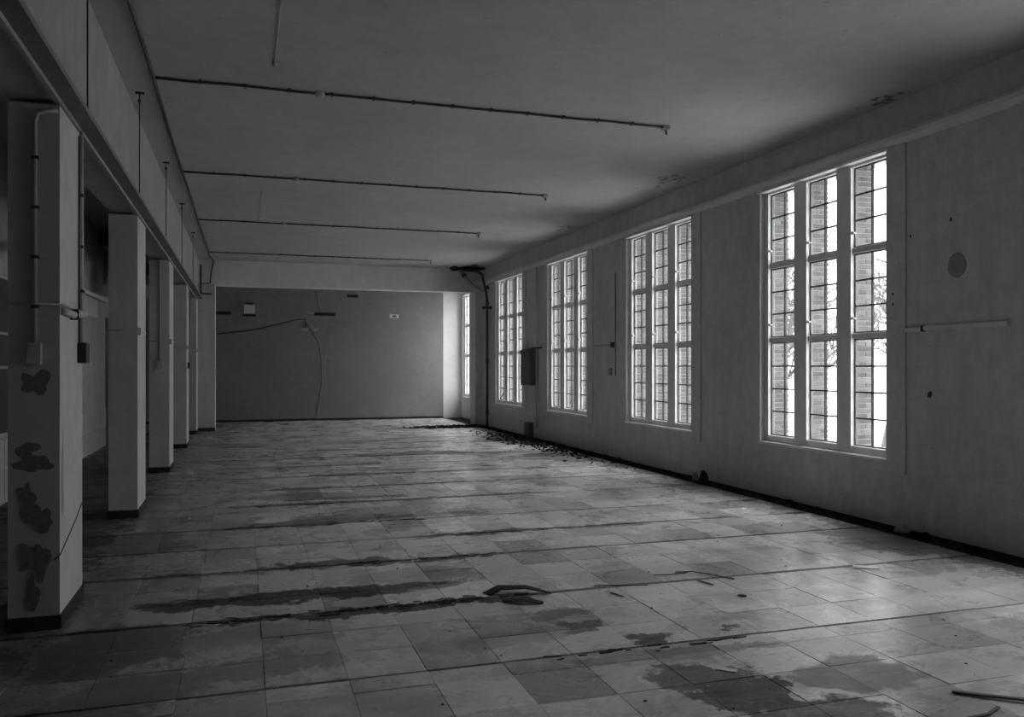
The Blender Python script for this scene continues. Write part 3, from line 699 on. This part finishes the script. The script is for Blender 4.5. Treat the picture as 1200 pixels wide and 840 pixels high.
# ------------------------------------------------------------------ debris on the floor
def chunks(n, fx, smin, smax, seed, mat, name, label):
    r = random.Random(seed); mb = MB()
    for _ in range(n):
        x_, y_ = fx(r); s_ = r.uniform(smin, smax); hgt = s_*r.uniform(.2, .8); a = r.uniform(0, 6.28)
        ol_ = blob(0, 0, s_, s_*r.uniform(.3, .9), r.choice((5, 6, 7)), .35, r.random())
        ca, sa = math.cos(a), math.sin(a); t = r.uniform(.5, .9); tl = r.uniform(-.3, .3)
        mb.prism(ol_, lambda p: (x_ + p[0]*ca - p[1]*sa, y_ + p[0]*sa + p[1]*ca, 0), lambda p: (x_ + t*(p[0]*ca - p[1]*sa), y_ + t*(p[0]*sa + p[1]*ca), max(.003, hgt + tl*p[0])))
    o = mb.build(name, mat); tag(o, label, 'debris', kind='stuff'); return o
chunks(1000, lambda r: (min(5.95, max(3.9, 5.3 + r.gauss(0, .42))), min(21.9, 21.45 + r.gauss(0, .16))), .015, .055, 1, M_DIRT, 'rubble', 'heap of dark rubble on the floor by the far right corner')
chunks(600, lambda r: (min(6.15, 5.70 + r.gauss(0, .25)), 16.4 + r.gauss(0, 1.6)), .012, .05, 2, M_DIRT, 'rubble', 'scatter of dark rubble on the floor below the fourth window')
chunks(26, lambda r: (5.1 + r.gauss(0, .5), 21.35 + r.gauss(0, .15)), .02, .05, 3, M_PLASTERCHIP, 'plaster_bits', 'few pale plaster bits lying on the dark rubble heap')
chunks(700, lambda r: (r.uniform(5.9, 6.14), r.uniform(1, 21)), .01, .04, 4, M_DIRT, 'gutter_dirt', 'black dirt filling the bare strip along the window wall')
chunks(160, lambda r: (r.uniform(-1, 5.7), r.uniform(3, 14)), .004, .012, 5, M_PLINTH, 'grit', 'fine grit scattered over the tiles')
# tile shards broken along joints
def shards(seed):
    r = random.Random(seed); mb = MB()
    for (jy, x0, x1, n_) in ((5.56, -.4, 1.9, 40), (6.85, .3, 2.2, 26), (8.67, .1, 1.8, 26), (7.75, 1.8, 2.9, 12), (9.97, -.2, 1.5, 22), (4.31, 1.6, 3.2, 14), (12.45, .8, 2.5, 20), (14.95, 2, 5, 40)):
        for _ in range(n_):
            x_ = r.uniform(x0, x1); y_ = jy - .03 + r.gauss(0, .035); s_ = r.uniform(.01, .06); a = r.gauss(0, .2)
            ol_ = blob(0, 0, s_, .004 + s_*.14, 8, .45, r.random()); ca, sa = math.cos(a), math.sin(a); t = r.uniform(-.35, .35)
            mb.prism(ol_, lambda p: (x_ + p[0]*ca - p[1]*sa, y_ + p[0]*sa + p[1]*ca, .001), lambda p: (x_ + p[0]*ca - p[1]*sa, y_ + p[0]*sa + p[1]*ca, .004 + abs(t*p[0])*.25))
    o = mb.build('tile_shards', M_PLINTH); tag(o, 'dark broken tile shards along the open floor joints', 'debris', kind='stuff')
shards(6)
def strip(name, pts, wd, th, mat, lb, cat='strip'):
    """a bent flat strip lying on the floor"""
    mb = MB(); P = [Vector(p) for p in pts]; v = []; f = []
    for i, p in enumerate(P):
        d = (P[min(i+1, len(P)-1)] - P[max(i-1, 0)]); d.z = 0; d.normalize(); s_ = Vector((-d.y, d.x, 0)) * (wd[i] if isinstance(wd, list) else wd)
        v += [p - s_, p + s_, p + s_ + Vector((0,0,th)), p - s_ + Vector((0,0,th))]
    for i in range(len(P)-1):
        for k in range(4): j = (k+1) % 4; f.append((i*4+k, i*4+j, i*4+4+j, i*4+4+k))
    f.append((3,2,1,0)); e = (len(P)-1)*4; f.append((e,e+1,e+2,e+3)); mb.add(v, f); o = mb.build(name, mat); tag(o, lb, cat); return o
strip('tile_shard', [(1.62, 5.62, .003), (1.72, 5.66, .03), (1.9, 5.60, .035), (2.05, 5.5, .006)], [.05, .06, .04, .012], .008, M_PLINTH, 'curled dark tile shard standing up at the end of the wide open joint', 'shard')
strip('tile_shard', [(1.68, 5.44, .003), (1.8, 5.36, .022), (1.92, 5.30, .004)], [.02, .05, .02], .008, M_PLINTH, 'smaller dark shard in front of the curled one', 'shard')
strip('metal_strip', [(2.42, 5.60, .004), (2.6, 5.53, .012), (2.8, 5.50, .004)], .007, .006, M_PIPE, 'thin bent metal strip, leftmost of the loose strips')
strip('metal_strip', [(3.18, 5.78, .004), (3.3, 5.72, .014), (3.5, 5.46, .004)], .007, .006, M_PIPE, 'longest thin metal strip, behind the other loose strips')
strip('metal_strip', [(2.98, 5.75, .004), (3.1, 5.72, .006), (3.26, 5.74, .004)], .005, .005, M_PIPE, 'thin metal strip crossing the left end of the longest one')
strip('metal_strip', [(3.22, 5.52, .004), (3.26, 5.36, .004)], .007, .006, M_PIPE, 'short dark metal strip in front of the longest one')
strip('metal_strip', [(2.46, 5.40, .004), (2.50, 5.28, .004)], .007, .006, M_PIPE, 'short dark piece just below the leftmost metal strip')
strip('wooden_lath', [(3.30, 3.24, .004), (3.42, 3.14, .006), (3.62, 2.99, .008), (3.8, 2.85, .004)], .012, .010, M_WOOD, 'thin wooden lath on the tiles at the bottom right corner', 'lath')
strip('wooden_lath', [(3.05, 2.97, .004), (3.25, 2.98, .005), (3.36, 3.03, .004)], .008, .007, M_WOOD, 'short thin lath left of the corner lath', 'lath')
strip('paper_scrap', [(4.62, 5.52, .003), (4.70, 5.46, .006), (4.78, 5.42, .003)], .045, .004, M_SILL, 'small white scrap on the tiles below the nearest window', 'scrap')
strip('paper_scrap', [(2.38, 3.88, .003), (2.45, 3.80, .006)], .02, .004, M_SILL, 'tiny pale scrap on the front tiles', 'scrap')
def lump(x_, y_, s_, h_, mat, lb, nm='plaster_lump', seed=0):
    r = random.Random(seed); mb = MB(); n = 9; rings = []
    for (k, zz) in ((1, 0), (1.05, .3), (.8, .75), (.35, 1)):
        rings.append([(x_ + s_*k*math.cos(6.283*i/n)*r.uniform(.8, 1.2), y_ + s_*k*math.sin(6.283*i/n)*r.uniform(.8, 1.2), h_*zz*r.uniform(.9, 1.1)) for i in range(n)])
    v = [p for q in rings for p in q]; f = [tuple(range(n)), tuple(range(3*n, 4*n))]
    for q in range(3):
        for i in range(n): j = (i+1) % n; f.append((q*n+i, q*n+j, q*n+n+j, q*n+n+i))
    mb.add(v, f); o = mb.build(nm, mat); tag(o, lb, 'lump')
lump(6.02, 10.15, .06, .16, M_DIRT, 'dark upright lump at the wall foot between first and second windows', seed=1)
lump(6.04, 10.4, .04, .12, M_PEELW, 'pale lump just left of the dark one at the wall foot', seed=2)
lump(6.06, 6.55, .07, .07, M_PEELW, 'grey lump of plaster at the wall foot right of the nearest window', seed=3)
lump(6.05, 6.25, .05, .05, M_DIRT, 'dark lump beside the grey plaster at the wall foot', seed=4)
lump(3.30, 5.05, .03, .012, M_DIRT, 'dark fleck on the tiles behind the front joint', seed=5)

# ------------------------------------------------------------------ outside
gr = MB().box(6.9, 120, -60, 140, -1.6, -1.3).build('yard', M_GROUND); tag(gr, 'pale frosty ground outside the windows', 'ground', kind='structure')
def tree(x_, y_, h_, lean, seed, lb):
    r = random.Random(seed); root = empty('bare_tree', (x_, y_, -1.3)); tag(root, lb, 'tree', 'bare trees outside the windows')
    tk = MB(); br = MB(); pts = [Vector((x_, y_, -1.3))]; d = Vector((lean, 0, 1)).normalized()
    for i in range(7): d = (d + Vector((r.gauss(0, .07), r.gauss(0, .07), 0))).normalized(); pts.append(pts[-1] + d*h_/7)
    rad = [.17*(1 - .85*i/7) for i in range(8)]; tk.tube(pts, rad, 7)
    def grow(p, d, ln, rr_, lv):
        n = 4; q = [p]; dd = d.copy()
        for i in range(n): dd = (dd + Vector((r.gauss(0, .16), r.gauss(0, .16), r.gauss(.03, .1)))).normalized(); q.append(q[-1] + dd*ln/n)
        br.tube(q, [rr_*(1 - .75*i/n) for i in range(n+1)], 4, False)
        if lv < 3:
            for i in range(1, n+1):
                for _ in range(2 if lv < 2 else 1):
                    nd = (dd + Vector((r.gauss(0, .6), r.gauss(0, .6), r.gauss(.1, .4)))).normalized(); grow(q[i], nd, ln*.55, rr_*.5, lv+1)
    for i in range(2, 8):
        for _ in range(3):
            a = r.uniform(0, 6.28); grow(pts[i], Vector((math.cos(a), math.sin(a), .55)).normalized(), h_*.32*(1.15 - i/9), rad[i]*.6, 1)
    tk.build('trunk', M_BARK, root); br.build('branches', M_BARK, root)
for i, (x_, y_, h_, ln, lb) in enumerate([(19, 21.3, 8.5, .12, 'leaning bare tree in the nearest right pane of the first window'), (22, 28.5, 9, -.05, 'bare tree seen in the middle light of the first window'), (17, 24.5, 7, .0, 'slim bare tree seen in the left light of the first window'),
        (27, 26, 10, .05, 'bigger bare tree farther off behind the leaning one'), (30, 42, 11, 0, 'distant bare tree beyond the first window'), (15, 36, 9, 0, 'bare tree far along the wall beyond the second window')] + [(24, 35, 10, 0, 'pale bare tree behind the slim one in the left light'), (33, 36, 11, 0, 'tall pale tree far behind the leaning tree'), (36, 50, 12, 0, 'farthest bare tree beyond the first window'), (22, 46, 12, 0, 'far bare tree beyond the second window')]): tree(x_, y_, h_, ln, i+20, lb)
